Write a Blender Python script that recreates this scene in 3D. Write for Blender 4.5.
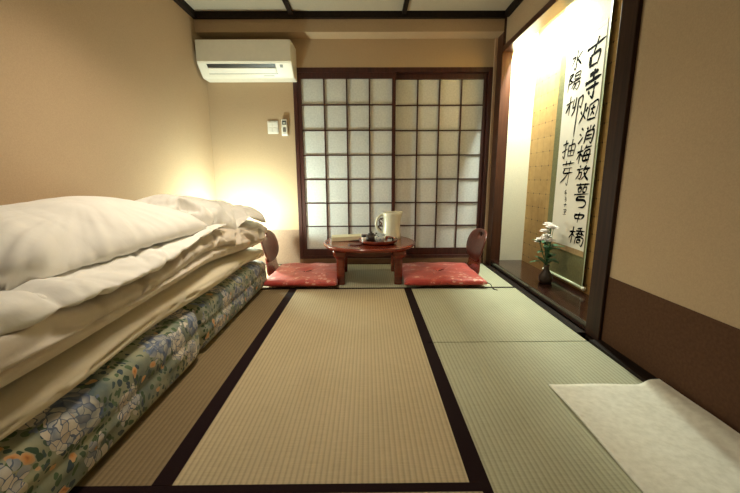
import bpy, bmesh, math, random
from mathutils import Vector, Matrix, noise
PI = math.pi
random.seed(7)
scene = bpy.context.scene
for o in list(bpy.data.objects): bpy.data.objects.remove(o)
C = scene.collection

# ------------------------------------------------------------------ camera
def make_camera():
    f, p, yw, r, h = 358.0, .186, .007, .0048, .84
    cy, sy, cp, sp, cr, sr = math.cos(yw), math.sin(yw), math.cos(p), math.sin(p), math.cos(r), math.sin(r)
    R = Vector((cy, -sy, 0)); F = Vector((sy*cp, cy*cp, -sp)); U = Vector((sy*sp, cy*sp, cp))
    Ri = cr*R - sr*U; Ui = sr*R + cr*U
    cam = bpy.data.cameras.new('camera'); cam.sensor_width = 36; cam.lens = f/740*36
    cam.clip_start = .02
    o = bpy.data.objects.new('camera', cam); C.objects.link(o)
    m = Matrix((( Ri.x, Ui.x, -F.x, 0), (Ri.y, Ui.y, -F.y, 0), (Ri.z, Ui.z, -F.z, h), (0, 0, 0, 1)))
    o.matrix_world = m
    scene.camera = o
make_camera()
scene.view_settings.view_transform = 'Standard'
scene.view_settings.look = 'None'
scene.view_settings.exposure = 0.28
scene.view_settings.gamma = 1.0
scene.view_settings.use_curve_mapping = False
w = bpy.data.worlds.new('night'); scene.world = w; w.use_nodes = True
w.node_tree.nodes['Background'].inputs[0].default_value = (.01, .011, .015, 1)
w.node_tree.nodes['Background'].inputs[1].default_value = 1.0

GREEN_WHITE = (.91, 1.0, .84)
WARM = (1.0, .87, .68)
OVERHEAD_FILL_W = 11.5
CORNER_LAMP_W = 46.0
ALCOVE_LAMP_W = 46.0

# ------------------------------------------------------------------ node helpers
def new_mat(name):
    m = bpy.data.materials.new(name); m.use_nodes = True
    nt = m.node_tree; b = nt.nodes['Principled BSDF']
    return m, nt, b
def N(nt, t, **k):
    n = nt.nodes.new(t)
    for a, v in k.items():
        if a.startswith('i_'): n.inputs[a[2:].replace('_', ' ')].default_value = v
        else: setattr(n, a, v)
    return n
def L(nt, a, b): nt.links.new(a, b)
def coords(nt, scale=(1, 1, 1), rot=(0, 0, 0)):
    tc = N(nt, 'ShaderNodeTexCoord'); mp = N(nt, 'ShaderNodeMapping')
    mp.inputs['Scale'].default_value = scale; mp.inputs['Rotation'].default_value = rot
    L(nt, tc.outputs['Object'], mp.inputs['Vector']); return mp.outputs['Vector']
def ramp(nt, fac, stops, interp='LINEAR'):
    r = N(nt, 'ShaderNodeValToRGB'); r.color_ramp.interpolation = interp
    e = r.color_ramp.elements
    while len(e) < len(stops): e.new(.5)
    for i, (p, c) in enumerate(stops):
        e[i].position = p; e[i].color = (c[0], c[1], c[2], 1) if not isinstance(c, (int, float)) else (c, c, c, 1)
    L(nt, fac, r.inputs['Fac']); return r.outputs['Color']
def bump(nt, b, h, strength, dist, normal=None):
    n = N(nt, 'ShaderNodeBump'); n.inputs['Strength'].default_value = strength; n.inputs['Distance'].default_value = dist
    L(nt, h, n.inputs['Height'])
    if normal: L(nt, normal, n.inputs['Normal'])
    L(nt, n.outputs['Normal'], b.inputs['Normal']); return n.outputs['Normal']
def mixc(nt, fac, a, b_, mode='MIX'):
    m = N(nt, 'ShaderNodeMix', data_type='RGBA', blend_type=mode)
    for s, v in ((0, fac), (6, a), (7, b_)):
        if hasattr(v, 'is_output') or hasattr(v, 'links'): L(nt, v, m.inputs[s])
        elif s == 0: m.inputs[s].default_value = v
        else: m.inputs[s].default_value = (v[0], v[1], v[2], 1)
    return m.outputs[2]
def math_(nt, op, a, b_=None):
    m = N(nt, 'ShaderNodeMath', operation=op)
    for i, v in enumerate((a, b_)):
        if v is None: continue
        if isinstance(v, (int, float)): m.inputs[i].default_value = v
        else: L(nt, v, m.inputs[i])
    return m.outputs[0]
def plain(name, col, rough=.5, metal=0, noise_amt=.06, nscale=30, bmp=0, coat=0, spec=None):
    m, nt, b = new_mat(name)
    v = coords(nt)
    nz = N(nt, 'ShaderNodeTexNoise'); nz.inputs['Scale'].default_value = nscale; nz.inputs['Detail'].default_value = 4
    L(nt, v, nz.inputs['Vector'])
    c = ramp(nt, nz.outputs['Fac'], [(.3, [x*(1-noise_amt) for x in col]), (.7, [min(1, x*(1+noise_amt)) for x in col])])
    L(nt, c, b.inputs['Base Color'])
    b.inputs['Roughness'].default_value = rough; b.inputs['Metallic'].default_value = metal
    b.inputs['Coat Weight'].default_value = coat; b.inputs['Coat Roughness'].default_value = .12
    if spec is not None: b.inputs['Specular IOR Level'].default_value = spec
    if bmp: bump(nt, b, nz.outputs['Fac'], .5, bmp)
    return m
def wood(name, dark, light, rough=.35, axis='Z', scale=1.0, coat=0.0, spec=.5):
    m, nt, b = new_mat(name); b.inputs['Specular IOR Level'].default_value = spec
    s = {'X': (3, 45, 45), 'Y': (45, 3, 45), 'Z': (45, 45, 3)}[axis]
    v = coords(nt, tuple(x*scale for x in s))
    nz = N(nt, 'ShaderNodeTexNoise'); nz.inputs['Scale'].default_value = 1.0; nz.inputs['Detail'].default_value = 6; nz.inputs['Distortion'].default_value = .6
    L(nt, v, nz.inputs['Vector'])
    c = ramp(nt, nz.outputs['Fac'], [(.32, dark), (.68, light)])
    L(nt, c, b.inputs['Base Color']); b.inputs['Roughness'].default_value = rough
    b.inputs['Coat Weight'].default_value = coat; b.inputs['Coat Roughness'].default_value = .1
    bump(nt, b, nz.outputs['Fac'], .25, .0008)
    return m
def wallpaper(name, col):
    m, nt, b = new_mat(name)
    v = coords(nt)
    nz = N(nt, 'ShaderNodeTexNoise'); nz.inputs['Scale'].default_value = 170; nz.inputs['Detail'].default_value = 3
    n2 = N(nt, 'ShaderNodeTexNoise'); n2.inputs['Scale'].default_value = 2.2; n2.inputs['Detail'].default_value = 3
    L(nt, v, nz.inputs['Vector']); L(nt, v, n2.inputs['Vector'])
    a = ramp(nt, nz.outputs['Fac'], [(.3, [x*.90 for x in col]), (.7, [x*1.07 for x in col])])
    c = mixc(nt, .35, a, ramp(nt, n2.outputs['Fac'], [(.3, [x*.92 for x in col]), (.7, [x*1.05 for x in col])]))
    L(nt, c, b.inputs['Base Color']); b.inputs['Roughness'].default_value = .9; b.inputs['Specular IOR Level'].default_value = .2
    bump(nt, b, nz.outputs['Fac'], .5, .0012)
    return m
def tatami(name, col):
    m, nt, b = new_mat(name)
    v = coords(nt)
    sx = N(nt, 'ShaderNodeSeparateXYZ'); L(nt, v, sx.inputs[0])
    wv = math_(nt, 'SINE', math_(nt, 'MULTIPLY', sx.outputs['X'], 2*PI/.0172))
    wv = math_(nt, 'ADD', math_(nt, 'MULTIPLY', wv, .5), .5)
    wy = math_(nt, 'SINE', math_(nt, 'MULTIPLY', sx.outputs['Y'], 2*PI/.0042))
    nz = N(nt, 'ShaderNodeTexNoise'); nz.inputs['Scale'].default_value = 1; nz.inputs['Detail'].default_value = 4
    L(nt, coords(nt, (14, 260, 1)), nz.inputs['Vector'])
    n2 = N(nt, 'ShaderNodeTexNoise'); n2.inputs['Scale'].default_value = 3; L(nt, v, n2.inputs['Vector'])
    base = ramp(nt, wv, [(0., [x*.38 for x in col]), (.45, col), (1, [min(1, x*1.08) for x in col])])
    c = mixc(nt, .5, base, ramp(nt, nz.outputs['Fac'], [(.3, [x*.75 for x in col]), (.7, [x*1.15 for x in col])]))
    c = mixc(nt, .25, c, ramp(nt, n2.outputs['Fac'], [(.3, [col[0]*.8, col[1]*.78, col[2]*.7]), (.7, [x*1.1 for x in col])]))
    L(nt, c, b.inputs['Base Color']); b.inputs['Roughness'].default_value = .6; b.inputs['Specular IOR Level'].default_value = .25
    h = math_(nt, 'ADD', wv, math_(nt, 'MULTIPLY', wy, .15))
    bump(nt, b, h, .6, .0015)
    return m
def fabric(name, col, rough=.9, wr=.4, scale=9, sheen=.3):
    m, nt, b = new_mat(name)
    v = coords(nt)
    nz = N(nt, 'ShaderNodeTexNoise'); nz.inputs['Scale'].default_value = scale; nz.inputs['Detail'].default_value = 5; nz.inputs['Distortion'].default_value = .8
    L(nt, v, nz.inputs['Vector'])
    n2 = N(nt, 'ShaderNodeTexNoise'); n2.inputs['Scale'].default_value = 600; L(nt, v, n2.inputs['Vector'])
    c = ramp(nt, nz.outputs['Fac'], [(.3, [x*.95 for x in col]), (.7, [min(1, x*1.03) for x in col])])
    L(nt, c, b.inputs['Base Color']); b.inputs['Roughness'].default_value = rough
    b.inputs['Sheen Weight'].default_value = sheen; b.inputs['Specular IOR Level'].default_value = .2
    n1 = bump(nt, b, nz.outputs['Fac'], wr, .012)
    bump(nt, b, n2.outputs['Fac'], .15, .0006, n1)
    return m
def emissive(name, col, strength):
    m, nt, b = new_mat(name)
    b.inputs['Base Color'].default_value = (.9, .9, .85, 1)
    b.inputs['Emission Color'].default_value = (*col, 1); b.inputs['Emission Strength'].default_value = strength
    return m

M = {}
M['wall'] = wallpaper('wall_paper', (.49, .355, .225))
M['ceil'] = wallpaper('ceiling_board', (.47, .41, .32))
M['dado'] = plain('brown_dado_paper', (.095, .045, .023), .85, nscale=90, noise_amt=.14, bmp=.0006, spec=.15)
M['dado_lit'] = plain('brown_dado_paper_lit', (.29, .185, .125), .8, nscale=90, noise_amt=.1, bmp=.0006)  # same brown dado paper, the corner lamp's light put into its colour
M['trim'] = wood('near_black_trim', (.010, .006, .005), (.022, .013, .009), .6, 'Y', spec=.15)
M['post'] = wood('dark_red_post', (.045, .014, .007), (.085, .028, .013), .3, 'Z')
M['pillar'] = wood('dark_pillar', (.020, .008, .004), (.045, .017, .008), .5, 'Z', spec=.2)
M['shoji'] = wood('shoji_lattice_wood', (.036, .009, .007), (.072, .019, .013), .4, 'Z')
M['sill'] = wood('sill_wood', (.12, .055, .028), (.20, .10, .05), .45, 'X')
M['shelf'] = wood('polished_alcove_board', (.012, .004, .003), (.045, .014, .009), .2, 'Y', coat=.35)
M['cream'] = wallpaper('cream_alcove_paper', (.78, .74, .58))
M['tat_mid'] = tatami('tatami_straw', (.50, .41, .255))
M['tat_shaded'] = tatami('tatami_straw_shaded', (.23, .165, .085))  # same straw as the middle mat; shade and weave angle put into colour
M['tat_right'] = tatami('tatami_green', (.47, .47, .33))
M['heri'] = plain('dark_cloth_binding', (.012, .004, .005), .9, nscale=300, noise_amt=.3, spec=.15)
M['lac'] = wood('red_lacquer_wood', (.16, .022, .010), (.27, .045, .018), .22, 'X', coat=.5)
M['lac_dark'] = wood('brown_lacquer_wood', (.085, .018, .010), (.155, .036, .018), .38, 'X', coat=.08)
M['plastic'] = plain('ivory_plastic', (.86, .82, .72), .35, noise_amt=.02)
M['plastic_w'] = plain('white_plastic', (.88, .85, .78), .4, noise_amt=.02)
M['black'] = plain('black_plastic', (.012, .011, .010), .4)
M['gray'] = plain('grey_plastic', (.18, .17, .15), .4)
M['ink'] = plain('black_ink', (.005, .005, .006), .9, spec=.02)
M['ceramic'] = plain('cream_ceramic', (.82, .79, .62), .2, noise_amt=.02, coat=.3)
M['paper'] = plain('scroll_paper', (.80, .73, .62), .9, noise_amt=.05, nscale=6, spec=.1)
M['olive'] = plain('olive_silk', (.17, .16, .065), .7, noise_amt=.15, nscale=60)
M['tan_silk'] = plain('tan_silk', (.42, .27, .12), .7, noise_amt=.12, nscale=60)
M['roller'] = plain('pale_green_rod', (.50, .55, .36), .35)
M['leaf'] = plain('leaf_green', (.04, .13, .05), .5, noise_amt=.3, nscale=60)
M['petal'] = plain('white_pink_petal', (.93, .86, .82), .6, noise_amt=.06, nscale=60)
M['petal_core'] = plain('flower_centre', (.55, .20, .16), .6, noise_amt=.2, nscale=100)
M['vase'] = plain('dark_stoneware', (.045, .028, .020), .45, noise_amt=.3, nscale=40, bmp=.001)
M['booklet'] = plain('cream_booklet', (.80, .76, .52), .5, noise_amt=.02)
M['white_cloth'] = fabric('white_cotton', (.90, .88, .83), wr=.30, scale=8)
M['duvet_cloth'] = fabric('cream_cotton', (.72, .64, .54), wr=.35, scale=7)
M['pad_cloth'] = fabric('pale_beige_cotton', (.70, .62, .46), wr=.25, scale=6)

def shoji_paper():
    m, nt, b = new_mat('shoji_paper')
    v = coords(nt)
    nz = N(nt, 'ShaderNodeTexNoise'); nz.inputs['Scale'].default_value = 60; nz.inputs['Detail'].default_value = 6
    L(nt, v, nz.inputs['Vector'])
    c = ramp(nt, nz.outputs['Fac'], [(.3, (.64, .65, .64)), (.7, (.77, .78, .76))])
    L(nt, c, b.inputs['Base Color']); b.inputs['Roughness'].default_value = .8
    return m
M['shoji_paper'] = shoji_paper()
def gold_wall():
    m, nt, b = new_mat('gold_leaf_squares')
    sx = N(nt, 'ShaderNodeSeparateXYZ'); L(nt, coords(nt), sx.inputs[0])
    cb = N(nt, 'ShaderNodeCombineXYZ'); L(nt, sx.outputs['Y'], cb.inputs[0]); L(nt, sx.outputs['Z'], cb.inputs[1])
    br = N(nt, 'ShaderNodeTexBrick'); br.offset = 0; br.inputs['Scale'].default_value = 1
    br.inputs['Brick Width'].default_value = .112; br.inputs['Row Height'].default_value = .118
    br.inputs['Mortar Size'].default_value = .0018; br.inputs['Mortar Smooth'].default_value = .3
    br.inputs['Color1'].default_value = (.46, .27, .085, 1); br.inputs['Color2'].default_value = (.40, .225, .065, 1)
    br.inputs['Mortar'].default_value = (.20, .11, .035, 1)
    L(nt, cb.outputs[0], br.inputs['Vector'])
    # dark knots where the seams cross
    fy = math_(nt, 'PINGPONG', sx.outputs['Y'], .056); fz = math_(nt, 'PINGPONG', sx.outputs['Z'], .059)
    d = math_(nt, 'ADD', math_(nt, 'POWER', math_(nt, 'SUBTRACT', math_(nt, 'PINGPONG', math_(nt, 'ADD', sx.outputs['Y'], 0.0), .056), 0), 2), math_(nt, 'POWER', fz, 2))
    dot = math_(nt, 'LESS_THAN', d, .00005)
    nz = N(nt, 'ShaderNodeTexNoise'); nz.inputs['Scale'].default_value = 25; nz.inputs['Detail'].default_value = 5
    L(nt, sx.outputs['Y'], nz.inputs['Vector']); L(nt, coords(nt), nz.inputs['Vector'])
    c = mixc(nt, .35, br.outputs['Color'], ramp(nt, nz.outputs['Fac'], [(.3, (.30, .16, .05)), (.7, (.52, .33, .12))]))
    c = mixc(nt, dot, c, (.07, .035, .012))
    L(nt, c, b.inputs['Base Color']); b.inputs['Roughness'].default_value = .5; b.inputs['Metallic'].default_value = .1
    bump(nt, b, nz.outputs['Fac'], .2, .002)
    return m
M['gold'] = gold_wall()
def floral(name='floral_cotton'):
    m, nt, b = new_mat(name)
    base = coords(nt)
    dn = N(nt, 'ShaderNodeTexNoise'); dn.inputs['Scale'].default_value = 9; dn.inputs['Detail'].default_value = 3; L(nt, base, dn.inputs['Vector'])
    dv = N(nt, 'ShaderNodeVectorMath', operation='MULTIPLY_ADD'); L(nt, dn.outputs['Color'], dv.inputs[0]); dv.inputs[1].default_value = (.10, .10, .10); L(nt, base, dv.inputs[2])
    P = dv.outputs[0]
    def vor(scale, feat='F1', vec=P, rnd=1):
        v = N(nt, 'ShaderNodeTexVoronoi'); v.feature = feat; v.inputs['Scale'].default_value = scale; v.inputs['Randomness'].default_value = rnd
        L(nt, vec, v.inputs['Vector']); return v
    # pale sage ground with cream clouds
    g = N(nt, 'ShaderNodeTexNoise'); g.inputs['Scale'].default_value = 7; L(nt, P, g.inputs['Vector'])
    col = ramp(nt, g.outputs['Fac'], [(.35, (.07, .11, .12)), (.48, (.22, .25, .18)), (.62, (.34, .34, .22))])
    # leaves
    lf = vor(42); lm = N(nt, 'ShaderNodeTexNoise'); lm.inputs['Scale'].default_value = 8.5; L(nt, P, lm.inputs['Vector'])
    leaf = math_(nt, 'MULTIPLY', math_(nt, 'LESS_THAN', lf.outputs['Distance'], .42), math_(nt, 'GREATER_THAN', lm.outputs['Fac'], .36))
    lcol = ramp(nt, lf.outputs['Color'], [(.2, (.02, .06, .025)), (.5, (.07, .13, .05)), (.8, (.02, .05, .07))])
    col = mixc(nt, leaf, col, lcol)
    # small orange blooms
    ov = vor(23); osel = math_(nt, 'MULTIPLY', math_(nt, 'LESS_THAN', ov.outputs['Distance'], .34), math_(nt, 'GREATER_THAN', N_sep(nt, ov.outputs['Color']), .74))
    ocol = ramp(nt, ov.outputs['Distance'], [(.0, (.35, .09, .02)), (.16, (.66, .30, .08)), (.34, (.60, .38, .20))])
    col = mixc(nt, osel, col, ocol)
    # big blue and white roses built of outlined petals
    bv = vor(6.4, vec=P, rnd=.85)
    pet = vor(40); pe = vor(40, 'DISTANCE_TO_EDGE')
    pr = N_sep(nt, pet.outputs['Color'])
    mixf = math_(nt, 'ADD', math_(nt, 'MULTIPLY', pr, .6), math_(nt, 'MULTIPLY', bv.outputs['Distance'], .9))
    rb = ramp(nt, mixf, [(.15, (.45, .46, .42)), (.35, (.09, .14, .26)), (.55, (.50, .49, .42)), (.75, (.03, .06, .15)), (.95, (.15, .20, .30))])
    rw = ramp(nt, mixf, [(.15, (.40, .32, .23)), (.35, (.60, .52, .42)), (.6, (.66, .62, .54)), (.8, (.22, .26, .32)), (.95, (.52, .48, .40))])
    sel = math_(nt, 'GREATER_THAN', N_sep(nt, bv.outputs['Color']), .45)
    rc = mixc(nt, sel, rb, rw)
    rc = mixc(nt, math_(nt, 'LESS_THAN', pe.outputs['Distance'], .05), rc, (.10, .13, .20))
    rm = math_(nt, 'LESS_THAN', math_(nt, 'ADD', bv.outputs['Distance'], math_(nt, 'MULTIPLY', pet.outputs['Distance'], .22)), .57)
    col = mixc(nt, rm, col, rc)
    L(nt, col, b.inputs['Base Color']); b.inputs['Roughness'].default_value = .75; b.inputs['Sheen Weight'].default_value = .2
    nz = N(nt, 'ShaderNodeTexNoise'); nz.inputs['Scale'].default_value = 10; nz.inputs['Detail'].default_value = 4; L(nt, base, nz.inputs['Vector'])
    bump(nt, b, nz.outputs['Fac'], .4, .015)
    return m
def N_sep(nt, c):
    s = N(nt, 'ShaderNodeSeparateColor'); L(nt, c, s.inputs[0]); return s.outputs[0]
M['floral'] = floral()
def red_cloth():
    m, nt, b = new_mat('red_patterned_silk')
    v = coords(nt)
    nz = N(nt, 'ShaderNodeTexNoise'); nz.inputs['Scale'].default_value = 5; nz.inputs['Detail'].default_value = 5; nz.inputs['Distortion'].default_value = 1.6
    L(nt, v, nz.inputs['Vector'])
    vo = N(nt, 'ShaderNodeTexVoronoi'); vo.inputs['Scale'].default_value = 24; L(nt, v, vo.inputs['Vector'])
    gate = math_(nt, 'MULTIPLY', math_(nt, 'GREATER_THAN', nz.outputs['Fac'], .565), math_(nt, 'LESS_THAN', vo.outputs['Distance'], .46))
    base = ramp(nt, nz.outputs['Fac'], [(.30, (.46, .035, .03)), (.47, (.55, .06, .045)), (.485, (.30, .025, .025)), (.50, (.58, .075, .055)), (.7, (.62, .13, .10))])
    c = mixc(nt, gate, base, (.76, .38, .30))
    L(nt, c, b.inputs['Base Color']); b.inputs['Roughness'].default_value = .5; b.inputs['Sheen Weight'].default_value = .3
    bump(nt, b, nz.outputs['Fac'], .4, .01)
    return m
M['red'] = red_cloth()
def felt():
    m, nt, b = new_mat('off_white_felt')
    v = coords(nt)
    nz = N(nt, 'ShaderNodeTexNoise'); nz.inputs['Scale'].default_value = 45; nz.inputs['Detail'].default_value = 8
    n2 = N(nt, 'ShaderNodeTexNoise'); n2.inputs['Scale'].default_value = 500
    L(nt, v, nz.inputs['Vector']); L(nt, v, n2.inputs['Vector'])
    c = ramp(nt, nz.outputs['Fac'], [(.32, (.70, .67, .56)), (.5, (.77, .74, .63)), (.68, (.83, .80, .69))])
    L(nt, c, b.inputs['Base Color']); b.inputs['Roughness'].default_value = .95
    h = math_(nt, 'ADD', nz.outputs['Fac'], math_(nt, 'MULTIPLY', n2.outputs['Fac'], .4))
    bump(nt, b, h, .5, .003)
    return m
M['felt'] = felt()
def cup_glaze():
    m, nt, b = new_mat('blue_white_glaze')
    v = coords(nt)
    vo = N(nt, 'ShaderNodeTexVoronoi'); vo.inputs['Scale'].default_value = 60; L(nt, v, vo.inputs['Vector'])
    c = ramp(nt, vo.outputs['Distance'], [(.25, (.10, .20, .30)), (.4, (.55, .62, .62))])
    L(nt, c, b.inputs['Base Color']); b.inputs['Roughness'].default_value = .15
    return m
M['cup'] = cup_glaze()

# ------------------------------------------------------------------ geometry helpers
def finish(o, mat, smooth=False, bevel=0, seg=2, sub=0):
    if mat: o.data.materials.append(mat)
    if smooth:
        for p in o.data.polygons: p.use_smooth = True
    if bevel:
        md = o.modifiers.new('bevel', 'BEVEL'); md.width = bevel; md.segments = seg; md.limit_method = 'ANGLE'
        md.harden_normals = False
    if sub:
        md = o.modifiers.new('sub', 'SUBSURF'); md.levels = sub; md.render_levels = sub
    return o
def link(name, bm, mat, parent=None, loc=(0, 0, 0), **k):
    me = bpy.data.meshes.new(name)
    bmesh.ops.recalc_face_normals(bm, faces=bm.faces)
    bm.to_mesh(me); bm.free()
    o = bpy.data.objects.new(name, me); C.objects.link(o); o.location = loc
    if parent: o.parent = parent
    return finish(o, mat, **k)
def tag(o, label=None, cat=None, group=None, kind=None):
    if label: o['label'] = label
    if cat: o['category'] = cat
    if group: o['group'] = group
    if kind: o['kind'] = kind
    return o
def thing(name, label, cat, loc=(0, 0, 0), rotz=0, group=None):
    o = bpy.data.objects.new(name, None); C.objects.link(o)
    o.location = loc; o.rotation_euler = (0, 0, rotz); o.empty_display_size = .05
    return tag(o, label, cat, group)
def bx(bm, x0, x1, y0, y1, z0, z1):
    vs = [bm.verts.new((x, y, z)) for x in (x0, x1) for y in (y0, y1) for z in (z0, z1)]
    for f in ((0, 1, 3, 2), (4, 6, 7, 5), (0, 4, 5, 1), (2, 3, 7, 6), (0, 2, 6, 4), (1, 5, 7, 3)):
        bm.faces.new([vs[i] for i in f])
def box(name, b, mat, parent=None, loc=(0, 0, 0), bevel=0, **k):
    bm = bmesh.new(); bx(bm, *b); return link(name, bm, mat, parent, loc, bevel=bevel, **k)
def boxes(name, bs, mat, parent=None, loc=(0, 0, 0), bevel=0):
    bm = bmesh.new()
    for b in bs: bx(bm, *b)
    return link(name, bm, mat, parent, loc, bevel=bevel)
def struct(o): o['kind'] = 'structure'; return o
def lathe(bm, prof, n=48, center=(0, 0), cap=True):
    rings = []
    for r, z in prof:
        rings.append([bm.verts.new((center[0]+r*math.cos(2*PI*i/n), center[1]+r*math.sin(2*PI*i/n), z)) for i in range(n)])
    for a, b in zip(rings, rings[1:]):
        for i in range(n): bm.faces.new((a[i], a[(i+1) % n], b[(i+1) % n], b[i]))
    if cap:
        bm.faces.new(rings[0]); bm.faces.new(rings[-1])
def tube(bm, pts, rad, n=10, cap=True):
    pts = [Vector(p) for p in pts]; rings = []
    up = Vector((0, 0, 1))
    for i, p in enumerate(pts):
        t = (pts[min(i+1, len(pts)-1)]-pts[max(i-1, 0)]).normalized()
        a = t.cross(up if abs(t.z) < .95 else Vector((1, 0, 0))).normalized(); b = t.cross(a)
        r = rad[i] if isinstance(rad, (list, tuple)) else rad
        rings.append([bm.verts.new(p+a*r*math.cos(2*PI*k/n)+b*r*math.sin(2*PI*k/n)) for k in range(n)])
    for a, b in zip(rings, rings[1:]):
        for k in range(n): bm.faces.new((a[k], a[(k+1) % n], b[(k+1) % n], b[k]))
    if cap: bm.faces.new(rings[0]); bm.faces.new(rings[-1])
def spline(pts, n=8):
    P = [Vector(p) for p in pts]; P = [2*P[0]-P[1]]+P+[2*P[-1]-P[-2]]; out = []
    for i in range(1, len(P)-2):
        for k in range(n):
            t = k/n; a, b, c, d = P[i-1:i+3]
            out.append(.5*((2*b)+(-a+c)*t+(2*a-5*b+4*c-d)*t*t+(-a+3*b-3*c+d)*t**3))
    out.append(P[-2]); return out
def prism(bm, outline, axis, a0, a1):
    """extrude a 2-D outline along an axis ('X','Y','Z')"""
    def put(u, v, a): return {'X': (a, u, v), 'Y': (u, a, v), 'Z': (u, v, a)}[axis]
    A = [bm.verts.new(put(u, v, a0)) for u, v in outline]; B = [bm.verts.new(put(u, v, a1)) for u, v in outline]
    bm.faces.new(A); bm.faces.new(B); n = len(outline)
    for i in range(n): bm.faces.new((A[i], A[(i+1) % n], B[(i+1) % n], B[i]))

# ------------------------------------------------------------------ room shell
XL, XR, YF, YB, H = -1.475, 1.215, -1.6, 3.54, 2.24
struct(box('floor', (XL-.1, XR+.5, YF-.1, YB+.3, -.16, -.055), plain('floor_boards', (.2, .15, .1), .7)))
struct(box('ceiling', (XL-.1, XR+.5, YF-.1, YB+.3, H, H+.08), M['ceil']))
struct(box('wall_left', (XL-.1, XL, YF-.1, YB+.3, -.055, H), M['wall']))
struct(box('wall_front', (XL, XR, YF-.1, YF, -.055, H), M['wall']))
SX0, SX1, SZ0, SZ1 = -.682, 1.170, .052, 1.85
struct(boxes('wall_back', [(XL, SX0, YB, YB+.12, -.055, H), (SX1, XR+.5, YB, YB+.12, -.055, H),
                           (SX0, SX1, YB, YB+.12, SZ1, H), (SX0, SX1, YB, YB+.12, -.055, 0.0)], M['wall']))
struct(box('trim_15', (1.170, 1.193, 3.518, 3.54, 0, 2.09), wood('pale_wood_strip', (.50, .33, .20), (.64, .45, .29), .5, 'Z')))
struct(box('wall_beam', (XL, 1.193, 3.38, YB, 2.09, H), M['wall']))
# right wall with alcove recess
struct(boxes('wall_right', [(XR, XR+.1, YF, 1.73, -.055, H), (XR, XR+.085, 1.73, 3.385, 1.975, H)], M['wall']))
struct(box('wall_alcove_end', (1.283, 1.60, 3.39, 3.45, -.055, H), M['cream']))
struct(box('wall_alcove_back', (1.50, 1.60, 1.62, 3.39, -.055, H), M['gold']))
struct(box('wall_alcove_near', (1.30, 1.50, 1.73, 1.79, -.055, H), M['cream']))
# dado
struct(box('trim_1', (XR-.003, XR, YF, 1.73, 0.012, .352), M['dado']))
struct(box('trim_2', (XL, SX0, YB-.003, YB, 0, .348), M['dado_lit']))
struct(box('trim_3', (XL, XL+.003, YF, YB, 0, .348), M['dado_lit']))
# posts, lintel, alcove board
struct(box('trim_4', (1.193, 1.283, 3.385, 3.54, 0, H), wood('red_brown_post', (.045, .014, .007), (.085, .028, .013), .35, 'Z'), bevel=.003))
struct(box('trim_5', (1.195, 1.305, 1.73, 1.845, 0, 2.19), M['pillar'], bevel=.004))
struct(box('trim_6', (1.193, 1.30, 1.845, 3.385, 1.928, 1.975), M['post'], bevel=.002))
struct(boxes('trim_7', [(1.200, 1.50, 1.79, 3.39, .012, .06)], M['shelf'], bevel=.003))
struct(box('trim_8', (1.150, 1.200, 1.84, 3.385, -.05, .006), M['trim']))
struct(box('baseboard_right', (1.150, XR, YF, 1.73, -.05, .014), M['trim']))
struct(box('baseboard_left', (XL, XL+.02, YF, YB-.003, -.05, .012), M['trim']))
# ceiling mouldings and battens
struct(box('trim_9', (XL, 1.193, 3.345, 3.38, 2.19, H), M['trim']))
struct(box('trim_10', (XL, XL+.035, YF, 3.345, 2.19, H), M['trim']))
struct(box('trim_11', (XR-.035, XR, YF, 3.345, 2.19, H), M['trim']))
for i, x in enumerate((-.655, .305)):
    struct(box('trim_%d' % (12+i), (x, x+.035, YF, 3.345, H-.028, H), M['trim']))
# shoji opening frame
struct(boxes('window_frame', [(SX0, SX0+.036, YB-.002, YB+.10, SZ0, SZ1), (SX1-.036, SX1, YB-.002, YB+.10, SZ0, SZ1),
              (SX0+.036, SX1-.036, YB-.002, YB+.10, SZ1-.042, SZ1), (SX0+.036, SX1-.036, YB-.002, YB+.10, SZ0, SZ0+.03)], M['shoji'], bevel=.002)).name = 'window_1'
struct(box('trim_14', (SX0, SX1, YB-.012, YB+.12, 0.0, SZ0), M['sill'], bevel=.002))

# ------------------------------------------------------------------ shoji screens
def shoji_screen(x0, x1, y, label, stile_l, stile_r):
    t = thing('sliding_screen', label, 'paper screen', ((x0+x1)/2, y, SZ0+.03))
    ox = -(x0+x1)/2; zb, zt = 0.0, SZ1-.042-SZ0-.03
    d = .024
    px0, px1 = x0+ox+stile_l, x1+ox-stile_r
    rb, rt = .067, .052
    boxes('frame', [(x0+ox, px0, 0, d, zb, zt), (px1, x1+ox, 0, d, zb, zt), (px0, px1, 0, d, zb, zb+rb), (px0, px1, 0, d, zt-rt, zt)], M['shoji'], t, bevel=.0015)
    bm = bmesh.new()
    for k in range(1, 4):
        x = px0+(px1-px0)*k/4; bx(bm, x-.0065, x+.0065, .004, .016, zb+rb, zt-rt)
    z0, z1 = zb+rb, zt-rt
    for k in range(1, 7):
        z = z0+(z1-z0)*k/7; bx(bm, px0, px1, .005, .0155, z-.0055, z+.0055)
    link('lattice', bm, M['shoji'], t)
    box('paper', (px0, px1, .0165, .0178, z0, z1), M['shoji_paper'], t)
shoji_screen(-.646, .272, 3.545, 'left paper sliding screen with dark lattice, behind the round table', .036, .034)
shoji_screen(.235, 1.134, 3.578, 'right paper sliding screen with dark lattice, next to the alcove post', .040, .030)
struct(box('window_2', (SX0, SX1, YB+.105, YB+.115, SZ0, SZ1), M['black']))

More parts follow.
